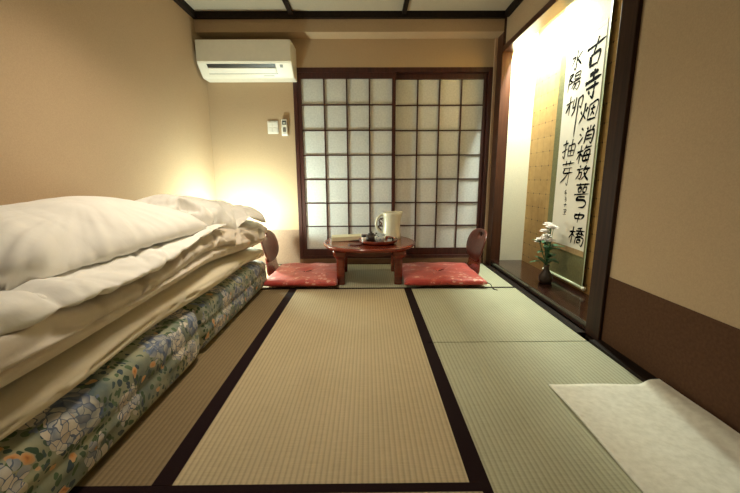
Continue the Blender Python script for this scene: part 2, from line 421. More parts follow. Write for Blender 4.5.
# ------------------------------------------------------------------ tatami
def mat_(x0, x1, y0, y1, mat, label, sides):
    cx, cy = (x0+x1)/2, (y0+y1)/2
    t = thing('tatami_mat', label, 'tatami mat', (cx, cy, -.055), group='tatami mats covering the floor')
    hw = .0285
    X0, X1, Y0, Y1 = x0-cx, x1-cx, y0-cy, y1-cy
    box('mat_core', (X0+.001, X1-.001, Y0+.001, Y1-.001, 0, .055), mat, t)
    for s in sides:
        b = {'l': (X0, X0+hw, Y0, Y1), 'r': (X1-hw, X1, Y0, Y1), 'f': (X0, X1, Y0, Y0+hw), 'b': (X0, X1, Y1-hw, Y1)}[s]
        box('binding', (*b, .0002, .0562), M['heri'], t)
g = 'tatami mats covering the floor'
mat_(XL+.02, -.58, .865, 2.68, M['tat_shaded'], 'tatami mat, painted darker for shade, running beside the bedding on the left', 'r')
mat_(-.58, .311, .865, 2.68, M['tat_mid'], 'straw tatami mat in the middle of the floor between two dark bindings', 'lr')
mat_(.311, 1.150, 1.747, 2.68, M['tat_right'], 'greenish half tatami mat right of centre, beside the alcove step', 'l')
mat_(.311, 1.150, .72, 1.742, M['tat_right'], 'greenish tatami mat under the off-white felt mat', 'l')
mat_(XL+.02, -.36, 2.681, YB-.013, M['tat_mid'], 'tatami mat at the far left under the left red cushion', 'fb')
mat_(-.36, 1.150, 2.681, YB-.013, M['tat_right'], 'tatami mat along the screens under the round table', 'fb')
mat_(XL+.02, .311, -.05, .864, M['tat_mid'], 'tatami mat at the near edge, only its dark binding showing', 'fb')
mat_(.311, 1.150, -.20, .719, M['tat_right'], 'greenish tatami mat in the near right corner', 'l')
mat_(XL+.02, .311, YF, -.051, M['tat_mid'], 'tatami mat behind the viewer by the front wall', 'fb')
mat_(.311, 1.150, YF, -.201, M['tat_right'], 'tatami mat behind the viewer by the right wall', 'l')

# ------------------------------------------------------------------ air conditioner
def air_conditioner():
    t = thing('air_conditioner', 'ivory wall air conditioner high in the left corner', 'air conditioner', (-1.045, YB, 1.722)); t.scale = (1, 1, .95)
    W = .405
    prof = [(0, .300), (-.215, .300), (-.235, .288), (-.238, .120), (-.232, .105), (-.145, .012), (-.13, .0), (0, 0)]   # (y, z)
    bm = bmesh.new(); prism(bm, prof, 'X', -W, W)
    link('body', bm, M['plastic'], t, bevel=.008, seg=3)
    box('front_panel', (-W+.004, W-.004, -.246, -.236, .112, .296), M['plastic'], t, bevel=.004)
    # outlet slot on the slanting underside face: from (-.232,.118) to (-.145,.015)
    def slant(u, off):  # u 0..1 down the slope, off outwards
        y = -.232+.087*u; z = .105-.093*u
        nx, nz = -.093/.1273, -.087/.1273
        return (y+nx*off, z+nz*off)
    def slab(name, x0, x1, u0, u1, o0, o1, mat, bev=0):
        bm = bmesh.new(); a, b, c, d = slant(u0, o0), slant(u0, o1), slant(u1, o1), slant(u1, o0)
        prism(bm, [a, b, c, d], 'X', x0, x1); return link(name, bm, mat, t, bevel=bev)
    slab('outlet_slot', -.325, .262, .06, .32, -.004, .0015, M['black'])
    slab('air_flap', -.325, .262, .33, .74, -.003, .007, M['plastic_w'], .003)
    slab('outlet_surround', -.332, .270, .75, .79, -.002, .002, M['gray'])
    d = slab('display_window', .30, .325, .12, .32, -.002, .0025, M['gray'])
    slab('maker_mark', .14, .235, .91, .95, -.001, .0015, M['gray'])
    # cover line pipe beside the unit
    box('side_grille', (W-.001, W+.002, -.17, -.05, .07, .26), M['plastic'], t)
air_conditioner()

rc = thing('remote_control', 'small white remote control in its wall holder beside the screen', 'remote control', (-.774, YB-.002, 1.25))
box('remote_body', (-.025, .025, -.026, -.006, .005, .145), M['plastic_w'], rc, bevel=.005)
box('screen', (-.018, .018, -.028, -.025, .095, .130), M['black'], rc)
box('screen_glass', (-.012, .012, -.0285, -.0275, .102, .118), plain('lcd_grey', (.45, .47, .42), .3), rc)
box('button_pad', (-.014, .014, -.0275, -.0255, .03, .072), M['gray'], rc, bevel=.001)
box('holder', (-.030, .030, -.012, .002, -.004, .07), M['plastic_w'], rc, bevel=.003)
sp = thing('switch_plate', 'flat ivory switch plate on the wall left of the remote control', 'switch plate', (-.885, YB-.001, 1.265))
box('plate', (-.050, .050, -.008, 0, 0, .118), M['plastic_w'], sp, bevel=.003)
for dx in (-.024, .024):
    for dz in (.034, .084):
        box('switch_key', (dx-.019, dx+.019, -.012, -.0075, dz-.021, dz+.021), M['plastic_w'], sp, bevel=.002)

# ------------------------------------------------------------------ low round table
def round_table():
    t = thing('round_table', 'low round red lacquered table in front of the paper screens', 'table', (.015, 3.02, .0015))
    bm = bmesh.new(); r = .392; z = .318
    lathe(bm, [(.02, z-.035), (r-.03, z-.035), (r-.012, z-.030), (r-.002, z-.018), (r, z-.010), (r-.004, z-.003), (r-.014, z+.002), (r-.022, z-.001), (r-.03, z-.002), (.02, z-.002)], 72)
    link('tabletop', bm, M['lac'], t, smooth=True)
    bm = bmesh.new()
    lathe(bm, [(.285, z-.075), (.30, z-.075), (.305, z-.035), (.285, z-.035), (.285, z-.075)], 64, cap=False)
    link('apron', bm, M['lac_dark'], t, smooth=True)
    for sx in (-1, 1):
        for sy in (-1, 1):
            bm = bmesh.new(); cx, cy = .232*sx, .205*sy
            secs = [(0, .032), (.10, .033), (.20, .033), (.218, .034), (.226, .046), (.245, .056), (.268, .058), (z-.036, .056)]
            prev = None
            for zz, hw in secs:
                off = (hw-.03)*.5
                ring = []
                for k in range(16):
                    a = 2*PI*k/16+PI/16; c, s = math.cos(a), math.sin(a)
                    e = (abs(c)**4+abs(s)**4)**-.25
                    ring.append(bm.verts.new((cx+sx*off*.3+hw*c*e, cy+hw*s*e*.9, zz)))
                if prev:
                    for k in range(16): bm.faces.new((prev[k], prev[(k+1) % 16], ring[(k+1) % 16], ring[k]))
                else: bm.faces.new(ring)
                prev = ring
            bm.faces.new(prev)
            link('leg', bm, M['lac'], t, smooth=True)
    return z-.0005
TZ = round_table()

# tray and tea things
tr = thing('tea_tray', 'round wooden tea tray on the table, holding the cups', 'tray', (.09, 2.93, TZ))
bm = bmesh.new()
lathe(bm, [(.01, 0), (.125, 0), (.150, .012), (.165, .036), (.160, .037), (.146, .015), (.122, .008), (.01, .008)], 56)
link('tray_dish', bm, M['lac'], tr, smooth=True)
def lathe_thing(name, label, cat, loc, parts, group=None):
    t = thing(name, label, cat, loc, group=group)
    for pn, prof, mat in parts:
        bm = bmesh.new(); lathe(bm, prof, 32); link(pn, bm, mat, t, smooth=True)
    return t
TT = TZ+.008
tp = lathe_thing('teapot', 'small dark brown teapot at the left side of the tea tray', 'teapot', (.030, 2.945, TT),
    [('pot_body', [(.01, 0), (.030, 0), (.042, .018), (.043, .034), (.034, .050), (.022, .056), (.01, .056)], M['vase']),
     ('lid', [(.004, .055), (.024, .056), (.022, .062), (.008, .066), (.009, .074), (.004, .077)], M['vase'])])
bm = bmesh.new(); tube(bm, spline([(.034, -.012, .030), (.055, -.02, .038), (.066, -.024, .058)], 5), [.010]*4+[.008]*4+[.006]*3)
link('spout', bm, M['vase'], tp, smooth=True)
bm = bmesh.new(); tube(bm, spline([(-.036, .0, .040), (-.060, .0, .045), (-.062, .0, .022), (-.040, .0, .016)], 5), .004)
link('handle', bm, M['vase'], tp, smooth=True)
cupprof = lambda r, h: [(.006, .0), (r*.5, 0), (r*.55, .006), (r*.9, h*.45), (r, h), (r-.004, h), (r*.82, h*.45), (r*.4, .008), (.006, .008)]
lathe_thing('teacup', 'blue and white patterned teacup at the front of the tea tray', 'teacup', (.103, 2.885, TT), [('cup_bowl', cupprof(.046, .056), M['cup'])])
lathe_thing('teacup', 'second patterned teacup behind the front patterned cup on the tea tray', 'teacup', (.110, 2.985, TT), [('cup_bowl', cupprof(.042, .060), M['cup'])])
lathe_thing('tea_canister', 'small white tea canister with dark cap at the left of the tea tray', 'canister', (-.030, 2.885, TT+.003),
    [('can_body', [(.004, 0), (.019, 0), (.019, .05), (.004, .05)], M['plastic_w']), ('cap', [(.004, .05), (.0195, .05), (.0195, .062), (.004, .063)], M['black'])])
lathe_thing('condiment_jar', 'small black and white jar at the right side of the tea tray', 'jar', (.182, 2.90, TT),
    [('jar_body', [(.004, 0), (.018, 0), (.02, .018), (.016, .032), (.004, .032)], M['cup']), ('lid', [(.004, .032), (.017, .032), (.012, .042), (.004, .043)], M['black'])])
lathe_thing('condiment_jar', 'tiny dark jar by the white pitcher on the tea tray', 'jar', (.205, 2.945, TT+.006),
    [('jar_body', [(.004, 0), (.014, 0), (.015, .018), (.004, .02)], M['black']), ('lid', [(.004, .02), (.014, .02), (.01, .028), (.004, .029)], M['ink'])])

tp.scale = (1.12, 1.12, 1.15); tp.rotation_euler = (0, 0, 1.3)
# white pitcher
pt = thing('pitcher', 'tall cream pitcher with a looped handle standing on the table', 'pitcher', (.215, 3.165, TZ))
pt.scale = (1.1, 1.1, 1.1)
bm = bmesh.new()
n = 40; rings = []
for r, z in [(.012, 0), (.074, 0), (.078, .006), (.076, .03), (.070, .10), (.068, .15), (.071, .19), (.074, .212), (.070, .214), (.064, .20), (.060, .15), (.05, .12), (.012, .12)]:
    ring = []
    for i in range(n):
        a = 2*PI*i/n; rr = r
        if z > .14: rr += .018*max(0, math.cos(a))**6*(z-.14)/.07   # pouring lip
        ring.append(bm.verts.new((rr*math.cos(a), rr*math.sin(a), z+(.006*max(0, math.cos(a))**4 if z > .2 else 0))))
    rings.append(ring)
for a, b in zip(rings, rings[1:]):
    for i in range(n): bm.faces.new((a[i], a[(i+1) % n], b[(i+1) % n], b[i]))
bm.faces.new(rings[0]); bm.faces.new(rings[-1])
link('pitcher_body', bm, M['ceramic'], pt, smooth=True)
bm = bmesh.new()
tube(bm, spline([(-.060, -.01, .195), (-.098, -.012, .185), (-.124, -.014, .135), (-.116, -.014, .085), (-.072, -.01, .045)], 8), .0095, 12)
link('handle', bm, M['ceramic'], pt, smooth=True)
bm = bmesh.new()
tube(bm, spline([(-.068, -.018, .17), (-.102, -.018, .15), (-.080, -.018, .12), (-.106, -.018, .10), (-.082, -.018, .07)], 8), .005, 8)
tube(bm, spline([(-.073, -.022, .15), (-.093, -.022, .165), (-.1, -.022, .125), (-.083, -.022, .10)], 8), .004, 8)
link('handle_cord', bm, plain('brown_cord', (.10, .05, .03), .7), pt, smooth=True)
bm = bmesh.new(); lathe(bm, [(.01, .19), (.060, .19), (.060, .204), (.02, .21), (.01, .21)], 32)
link('lid', bm, M['ceramic'], pt, smooth=True)

# booklets on the table
bk = thing('booklet', 'cream folded booklet lying at the left of the tabletop', 'booklet', (-.180, 3.09, TZ), .04)
bm = bmesh.new()
sec = [(-.13, .000), (-.13, .034), (.0, .037), (.125, .042), (.125, .014), (.0, .003)]
prism(bm, sec, 'Y', -.07, .07); link('pages', bm, M['booklet'], bk, bevel=.002)
bm = bmesh.new(); prism(bm, [(-.132, .034), (-.132, .036), (.0, .039), (.128, .044), (.128, .042), (.0, .037)], 'Y', -.072, .072)
link('cover', bm, M['booklet'], bk)
cs = thing('coaster', 'dark round coaster just in front of the booklet', 'coaster', (-.10, 2.875, TZ))
bm = bmesh.new(); lathe(bm, [(.01, 0), (.055, 0), (.062, .004), (.055, .007), (.01, .006)], 40); link('disc', bm, M['lac_dark'], cs, smooth=True)

# ------------------------------------------------------------------ legless chairs and red cushions
def zaisu(x, y, sgn, label):
    """sgn +1: backrest on the +X side"""
    t = thing('legless_chair', label, 'legless chair', (x, y, 0), 0 if sgn > 0 else PI, group='legless wooden chairs at the table')
    # seat board
    bm = bmesh.new()
    pr = [(.19*math.copysign(abs(math.cos(a))**.6, math.cos(a)), .19*math.copysign(abs(math.sin(a))**.6, math.sin(a))) for a in [2*PI*k/32 for k in range(32)]]
    prism(bm, pr, 'Z', .004, .016); link('seat', bm, M['lac_dark'], t, bevel=.003)
    # backrest: oval panel with a grip hole, curved and leaning out
    bm = bmesh.new()
    n = 48; hi, wy = .275, .232
    outer, hole = [], []
    zc = .258
    for k in range(n):
        a = 2*PI*k/n; c, s = math.cos(a), math.sin(a)
        e = 2/2.6
        outer.append((wy*math.copysign(abs(c)**e, c)*(1-.10*(s < 0)*abs(s)), zc+hi/2*math.copysign(abs(s)**e, s)))
        hole.append((.042*math.copysign(abs(c)**.8, c), zc+.095+.018*math.copysign(abs(s)**.8, s)))
    def P(u, z, off):
        xx = .215+(z-.12)*.28+.10*(u*u/.065)*-.35*1.0+off
        return (xx, u, z)
    def ringpts(k, f): return (outer[k][0]*(1-f)+hole[k][0]*f, outer[k][1]*(1-f)+hole[k][1]*f)
    steps = [0, .04, .3, .6, .85, 1.0]
    front = [[bm.verts.new(P(*ringpts(k, f), 0 if 0 < f < 1 else .004)) for k in range(n)] for f in steps]
    back = [[bm.verts.new(P(*ringpts(k, f), .014 if 0 < f < 1 else .010)) for k in range(n)] for f in steps]
    for i in range(len(steps)-1):
        for k in range(n):
            k2 = (k+1) % n
            bm.faces.new((front[i][k], front[i][k2], front[i+1][k2], front[i+1][k]))
            bm.faces.new((back[i][k], back[i+1][k], back[i+1][k2], back[i][k2]))
    for i in (0, len(steps)-1):
        for k in range(n):
            k2 = (k+1) % n; bm.faces.new((front[i][k], back[i][k], back[i][k2], front[i][k2]))
    link('backrest', bm, M['lac_dark'], t, smooth=True)
    # bent neck joining seat and backrest
    bm = bmesh.new()
    path = [(.10, .010), (.17, .011), (.205, .02), (.222, .05), (.228, .10), (.240, .17)]
    path = [(p.x, p.y) for p in spline([(a, b, 0) for a, b in path], 4)]
    A = []
    for (px, pz) in path:
        hw = .175-.25*max(0, pz-.02)
        A.append([bm.verts.new((px+o_, yy, pz+(.012 if o_ == 0 and pz < .015 else 0))) for o_, yy in ((0, -hw), (0, hw), (.013, hw), (.013, -hw))])
    for a, b in zip(A, A[1:]):
        for k in range(4): bm.faces.new((a[k], a[(k+1) % 4], b[(k+1) % 4], b[k]))
    bm.faces.new(A[0]); bm.faces.new(A[-1])
    link('neck', bm, M['lac'], t, smooth=False, bevel=.002)
    return t
zaisu(.735, 3.17, 1, 'reddish brown legless chair right of the table, beside the alcove post')
zaisu(-.635, 3.17, -1, 'reddish brown legless chair left of the table, partly behind the bedding')

def cushion(cx, cy, sx, sy, label, rz=0, tassels=True, seed=0):
    t = thing('floor_cushion', label, 'floor cushion', (cx, cy, .012), rz, group='red floor cushions by the table')
    n = 34; bm = bmesh.new(); top, bot = [], []
    for i in range(n+1):
        ra, rb = [], []
        for j in range(n+1):
            u, v = 2*i/n-1, 2*j/n-1
            # corners poke out, sides bow in a little
            px = u*sx/2*(1-.045*(1-abs(v)**2)*abs(u)); py = v*sy/2*(1-.045*(1-abs(u)**2)*abs(v))
            e = max(0, (1-u**4)*(1-v**4))**.28
            d = math.exp(-((u*u+v*v)/.02))*.024
            wob = .006*noise.noise(Vector((u*2.2+seed, v*2.2, seed)))
            fold = .004*math.sin(9*math.atan2(v, u)+seed)*min(1, (u*u+v*v))*e
            zt = .028+.040*e-d+wob*e+fold; zb = .030-.030*e
            ra.append(bm.verts.new((px, py, zt))); rb.append(bm.verts.new((px, py, max(0, zb))) if 0 < i < n and 0 < j < n else ra[-1])
        top.append(ra); bot.append(rb)
    for i in range(n):
        for j in range(n):
            bm.faces.new((top[i][j], top[i+1][j], top[i+1][j+1], top[i][j+1]))
            try: bm.faces.new((bot[i][j], bot[i][j+1], bot[i+1][j+1], bot[i+1][j]))
            except ValueError: pass
    link('cushion_cover', bm, M['red'], t, smooth=True)
    bm = bmesh.new()
    tube(bm, spline([(-.012, .0, .052), (-.025, -.012, .050), (-.05, -.015, .060)], 5), .0025, 6)
    tube(bm, spline([(.0, .0, .052), (.018, .006, .054), (.045, .004, .062)], 5), .0025, 6)
    link('centre_tuft', bm, M['ink'], t)
    for qx in (-1, 1):
        for qy in (-1, 1):
            if not tassels or qx < 0: continue
            bm = bmesh.new()
            x, y = qx*sx/2*.985, qy*sy/2*.985
            tube(bm, spline([(x-qx*.01, y-qy*.01, .034), (x+qx*.012, y+qy*.012, .026), (x+qx*.030, y+qy*.030*.6, -.006), (x+qx*.055, y+qy*.045, -.012)], 5), [.003]*10+[.0045]*6, 6)
            link('corner_tassel', bm, M['ink'], t)
cushion(.608, 2.985, .66, .66, 'red cushion with pale flower pattern on the right chair', .01, seed=3)
cushion(-.528, 2.985, .60, .66, 'red cushion with pale flower pattern on the left chair, near the bedding', -.01, tassels=False, seed=8)

# ------------------------------------------------------------------ alcove: scroll, vase, flowers
def scroll():
    X = 1.482
    t = thing('hanging_scroll', 'hanging scroll with black brush calligraphy in the alcove', 'hanging scroll', (X, 2.62, .085))
    def sheet(name, ya, yb, z0, z1, off, mat, th=.0012):
        # gentle vertical curl of the mounting so its side edges lift off the wall
        bm = bmesh.new(); n = 24; A, B = [], []
        for i in range(n+1):
            y = ya+(yb-ya)*i/n; q = (y-2.62)/.28
            dx = -.010*abs(q)**2.5
            A.append([bm.verts.new((off+dx, y-2.62, z-.085)) for z in (z0, z1)])
            B.append([bm.verts.new((off+dx+th, y-2.62, z-.085)) for z in (z0, z1)])
        for i in range(n):
            bm.faces.new((A[i][0], A[i+1][0], A[i+1][1], A[i][1])); bm.faces.new((B[i][0], B[i][1], B[i+1][1], B[i+1][0]))
            bm.faces.new((A[i][0], B[i][0], B[i+1][0], A[i+1][0])); bm.faces.new((A[i][1], A[i+1][1], B[i+1][1], B[i][1]))
        for i in (0, n): bm.faces.new((A[i][0], A[i][1], B[i][1], B[i][0]))
        return link(name, bm, mat, t, smooth=False)
    sheet('mounting_cloth', 2.358, 2.905, .095, 2.10, 0, M['olive'])
    sheet('brocade_band', 2.385, 2.832, .305, .345, -.0014, M['tan_silk'], .001)
    sheet('brocade_band', 2.385, 2.832, 1.765, 1.80, -.0014, M['tan_silk'], .001)
    pp = sheet('paper', 2.385, 2.832, .345, 1.765, -.0016, M['paper'], .001)
    sheet('edge_strip', 2.352, 2.362, .105, 2.10, -.002, M['roller'], .0014)
    bm = bmesh.new(); tube(bm, [(-.006, -.27, .010), (-.006, .265, .010)], .0105, 14); link('roller', bm, M['roller'], t, smooth=True)
    for s in (-.285, .265):
        bm = bmesh.new(); tube(bm, [(-.006, s, .010), (-.006, s+.020, .010)], .0135, 14); link('roller_knob', bm, M['ceramic'], t, smooth=True)
    bm = bmesh.new(); tube(bm, [(-.002, -.27, 2.018), (-.002, .28, 2.018)], .007, 10); link('top_rod', bm, M['lac_dark'], t, smooth=True)
    # brush writing: every stroke a tapering ribbon of ink on the paper
    G = {
     'gu': [[(.05,.72),(.5,.77),(.97,.84)],[(.60,1.0),(.52,.75),(.40,.44)],[(.30,.46),(.32,.25),(.36,.04)],[(.30,.44),(.76,.50),(.70,.08)],[(.36,.10),(.70,.13)]],
     'si': [[(.25,.84),(.78,.90)],[(.54,1.0),(.50,.66)],[(.02,.58),(.5,.64),(1.0,.70)],[(.12,.38),(.92,.45)],[(.66,.56),(.64,.10),(.60,.02),(.44,.12)],[(.28,.30),(.40,.17)]],
     'yan': [[(.04,.62),(.12,.46)],[(.42,.74),(.32,.56)],[(.25,.95),(.22,.50),(.02,.08)],[(.22,.42),(.38,.22)],[(.52,.82),(.50,.40),(.48,.12)],[(.52,.80),(.96,.88),(.92,.12)],[(.50,.16),(.92,.18)],[(.60,.60),(.84,.64)],[(.72,.76),(.70,.50),(.62,.30)],[(.70,.50),(.84,.32)]],
     'xiao': [[(.10,.92),(.24,.80)],[(.02,.62),(.16,.52)],[(.02,.08),(.12,.20),(.27,.42)],[(.66,1.0),(.65,.72)],[(.46,.90),(.54,.77)],[(.90,.94),(.78,.77)],[(.46,.66),(.44,.30),(.40,.03)],[(.46,.66),(.91,.70),(.87,.06),(.74,.12)],[(.50,.46),(.84,.49)],[(.50,.27),(.84,.30)]],
     'mei': [[(.02,.64),(.44,.72)],[(.26,1.0),(.24,.50),(.22,.02)],[(.22,.60),(.03,.24)],[(.27,.55),(.41,.40)],[(.62,1.0),(.48,.74)],[(.55,.85),(.97,.91)],[(.56,.66),(.48,.20),(.92,.22)],[(.56,.66),(.90,.70),(.82,.0)],[(.42,.42),(1.0,.49)],[(.68,.60),(.71,.50)],[(.66,.36),(.69,.26)]],
     'fang': [[(.22,1.0),(.29,.86)],[(.02,.72),(.52,.79)],[(.22,.70),(.20,.35),(.02,.06)],[(.20,.50),(.42,.51),(.36,.10),(.24,.15)],[(.70,1.0),(.52,.62)],[(.62,.75),(1.0,.81)],[(.86,.76),(.70,.35),(.44,.03)],[(.60,.55),(.76,.25),(1.0,.02)]],
     'e': [[(.12,.92),(.97,.98)],[(.38,1.0),(.36,.86)],[(.72,1.0),(.66,.87)],[(.28,.82),(.30,.64)],[(.28,.80),(.48,.82),(.47,.63)],[(.30,.64),(.48,.65)],[(.60,.82),(.60,.63)],[(.60,.82),(.82,.85),(.78,.64)],[(.60,.64),(.79,.65)],[(.06,.52),(1.0,.60)],[(.34,.45),(.80,.47)],[(.36,.44),(.26,.32),(.76,.33),(.92,.20),(.78,.05),(.48,.02)]],
     'zhong': [[(.10,.70),(.22,.34)],[(.10,.70),(.92,.80),(.74,.38)],[(.22,.38),(.74,.42)],[(.54,1.0),(.46,.0)]],
     'qiao': [[(.02,.66),(.42,.73)],[(.24,1.0),(.23,.50),(.20,.0)],[(.22,.62),(.03,.28)],[(.27,.56),(.40,.42)],[(.80,1.0),(.50,.92)],[(.44,.78),(1.0,.86)],[(.72,.92),(.62,.70),(.44,.58)],[(.72,.80),(.98,.60)],[(.58,.64),(.58,.51),(.80,.52)],[(.58,.64),(.82,.65),(.80,.52)],[(.48,.43),(.46,.0)],[(.48,.42),(.97,.45),(.94,.02),(.82,.07)],[(.60,.31),(.60,.15),(.78,.16)],[(.60,.31),(.80,.32),(.78,.16)]],
     'shui': [[(.52,1.0),(.50,.05),(.34,.16)],[(.08,.66),(.38,.66),(.06,.22)],[(.90,.82),(.60,.56)],[(.55,.55),(.98,.18)]],
     'yang': [[(.10,.95),(.08,.0)],[(.10,.93),(.36,.95),(.16,.68),(.36,.52),(.12,.42)],[(.52,.92),(.50,.60)],[(.52,.92),(.90,.94),(.86,.62)],[(.50,.77),(.86,.79)],[(.50,.61),(.86,.63)],[(.40,.50),(1.0,.56)],[(.56,.48),(.36,.14)],[(.50,.35),(.94,.38),(.82,.02),(.66,.10)],[(.70,.35),(.50,.06)]],
     'liu': [[(.02,.82),(.42,.87)],[(.24,1.0),(.22,.55)],[(.20,.80),(.02,.62)],[(.48,.90),(.44,.70),(.58,.74)],[(.62,.93),(.56,.64),(.40,.52)],[(.74,.87),(1.0,.91),(.94,.67),(.84,.71)],[(.76,.88),(.74,.45),(.72,.0)]],
     'chou': [[(.04,.75),(.44,.83)],[(.26,1.0),(.25,.06),(.10,.13)],[(.04,.34),(.44,.52)],[(.50,.66),(.52,.10)],[(.50,.66),(.97,.70),(.93,.10)],[(.52,.38),(.93,.41)],[(.52,.12),(.93,.13)],[(.74,1.0),(.71,.12)]],
     'ya': [[(.08,.85),(.97,.91)],[(.35,1.0),(.36,.78)],[(.67,1.0),(.62,.80)],[(.20,.68),(.85,.71)],[(.30,.66),(.25,.49),(.92,.52)],[(.67,.70),(.63,.02),(.50,.09)],[(.60,.50),(.36,.28),(.06,.08)]],
     's1': [[(.5,1),(.2,.6),(.7,.5)],[(.1,.3),(.9,.35)],[(.5,.5),(.4,0)]],
     's2': [[(.2,1),(.6,.6),(.3,.3)],[(.6,.8),(.8,.2),(.4,0)]],
     's3': [[(.1,.6),(.9,.7)],[(.5,1),(.45,0)]],
     's4': [[(.1,.9),(.8,.95),(.7,.5)],[(.2,.5),(.9,.55)],[(.1,.05),(.95,.1)],[(.5,.9),(.5,.1)]],
    }
    layout = [('gu',2.60,2.385,1.725,1.545,.0150),('si',2.575,2.40,1.535,1.355,.0130),('yan',2.60,2.395,1.345,1.20,.009),
        ('xiao',2.585,2.40,1.185,1.065,.009),('mei',2.59,2.42,1.06,.935,.0095),('fang',2.575,2.415,.925,.825,.009),
        ('e',2.585,2.40,.805,.635,.008),('zhong',2.56,2.42,.605,.53,.009),('qiao',2.59,2.40,.50,.375,.0085),
        ('shui',2.77,2.635,1.72,1.59,.0085),('yang',2.79,2.63,1.575,1.455,.0065),('liu',2.79,2.59,1.42,1.13,.0075),
        ('chou',2.785,2.62,1.115,.985,.0065),('ya',2.78,2.61,.965,.79,.006),
        ('s1',2.705,2.66,.755,.715,.0035),('s2',2.70,2.66,.705,.67,.0035),('s3',2.70,2.655,.655,.63,.0035),('s4',2.70,2.65,.61,.57,.0035)]
    rnd = random.Random(4)
    bm = bmesh.new()
    cnt = 0
    for key, ya, yb, zt, zb, wd in layout:
        for st in G[key]:
            cnt += 1
            pts = spline([(a, b, 0) for a, b in st], 7)
            n = len(pts); prev = None; lift = .0006+.00005*(cnt % 8)
            W = wd*.9*rnd.uniform(.75, 1.15)
            W0, W1 = rnd.uniform(.8, 1.3), rnd.uniform(.45, 1.0)
            for i, p in enumerate(pts):
                q = i/(n-1); y = ya+(yb-ya)*(p.x+.10*(p.y-.5)); z = zb+(zt-zb)*p.y
                a, b = pts[max(0, i-1)], pts[min(n-1, i+1)]
                dy, dz = (b.x-a.x)*(yb-ya), (b.y-a.y)*(zt-zb); l = math.hypot(dy, dz) or 1
                ny, nz = -dz/l, dy/l
                ww = W*(W0*(1-q)+W1*q)*(.55+.45*math.sin(PI*min(1, q*4+.25)) if q < .2 else 1)
                if q > .85: ww *= 1-.6*(q-.85)/.15
                ww *= 1+.12*math.sin(9*q+cnt)
                cur = []
                for s in (-1, 1):
                    yy, zz = y+ny*ww*s, z+nz*ww*s
                    dx = -.010*abs((yy-2.62)/.28)**2.5
                    cur.append(bm.verts.new((-.0016-lift+dx, yy-2.62, zz-.085)))
                if prev: bm.faces.new((prev[0], prev[1], cur[1], cur[0]))
                prev = cur
    o = link('brush_writing', bm, M['ink'], t)
    md = o.modifiers.new('solid', 'SOLIDIFY'); md.thickness = .0004; md.offset = 0
scroll()

def flower_vase():
    t = thing('flower_vase', 'small dark stoneware vase on the polished alcove board', 'vase', (1.352, 2.62, .06))
    bm = bmesh.new()
    lathe(bm, [(.01, 0), (.038, 0), (.046, .010), (.050, .035), (.044, .062), (.028, .085), (.019, .105), (.017, .125), (.021, .138), (.018, .139), (.013, .124), (.012, .10), (.01, .1)], 36)
    link('vase_body', bm, M['vase'], t, smooth=True)
    f = thing('flower_bouquet', 'white and pink chrysanthemum stems standing in the dark vase', 'flowers', (1.352, 2.62, .10))
    rnd = random.Random(11)
    def leaf(bm, p, d, L_, w):
        d = Vector(d).normalized(); side = d.cross(Vector((0, 0, 1))).normalized(); up = side.cross(d)
        rows = []
        for i in range(7):
            q = i/6; ww = w*math.sin(PI*min(1, q*.96+.04))**.8*(1+.25*math.sin(q*16)*.4)
            c = Vector(p)+d*L_*q+Vector((0, 0, -.25*L_*q*q))
            rows.append([bm.verts.new(c-side*ww+up*.25*ww), bm.verts.new(c), bm.verts.new(c+side*ww+up*.25*ww)])
        for a, b in zip(rows, rows[1:]):
            for k in (0, 1): bm.faces.new((a[k], a[k+1], b[k+1], b[k]))
    heads = [(-.030, .012, .345), (-.012, -.035, .385), (.004, .040, .392), (.020, -.010, .372), (-.045, .045, .275), (-.02, -.055, .285), (.01, .06, .30), (-.040, -.008, .292), (-.03, .08, .255)]
    heads = [(a, b, c) for a, b, c in heads]
    for k, (x, y, z) in enumerate(heads):
        bm = bmesh.new()
        tube(bm, spline([(0, 0, -.03), (x*.15, y*.15, .10), (x*.6, y*.6, z*.7), (x, y, z)], 5), .0022, 6)
        st = link('stem', bm, M['leaf'], f, smooth=True)
        bm = bmesh.new()
        for ringi, (cnt, ln, tilt) in enumerate([(13, .038, .1), (12, .034, .5), (9, .025, 1.0)]):
            for i in range(cnt):
                a = 2*PI*i/cnt+ringi*.3+rnd.uniform(-.08, .08)
                d = Vector((math.cos(a)*math.cos(tilt), math.sin(a)*math.cos(tilt), math.sin(tilt)))
                s = Vector((-math.sin(a), math.cos(a), 0))*.0075
                o0 = Vector((x, y, z))
                p1, p2, p3 = o0+d*.004, o0+d*ln*.6, o0+d*ln+Vector((0, 0, .003))
                v = [bm.verts.new(q) for q in (p1-s*.5, p1+s*.5, p2+s, p3+s*.5, p3-s*.5, p2-s)]
                bm.faces.new(v)
        o = link('flower_head', bm, M['petal'], st, smooth=False)
        md = o.modifiers.new('solid', 'SOLIDIFY'); md.thickness = .0012
        bm = bmesh.new(); bmesh.ops.create_icosphere(bm, subdivisions=2, radius=.0065, matrix=Matrix.Translation((x, y, z+.006)))
        link('flower_centre', bm, M['petal_core'] if k % 2 else M['petal'], st, smooth=True)
    for i in range(20):
        a = rnd.uniform(0, 2*PI); zz = .10+.19*i/20
        if i in (4, 8, 11): a = -PI/2+rnd.uniform(-.3, .3)
        bm = bmesh.new()
        leaf(bm, (.008*math.cos(a), .008*math.sin(a), zz), (math.cos(a), math.sin(a), rnd.uniform(.2, .8)), rnd.uniform(.09, .14), rnd.uniform(.018, .026))
        o = link('leaf', bm, M['leaf'], f, smooth=True)
        md = o.modifiers.new('solid', 'SOLIDIFY'); md.thickness = .001
flower_vase()

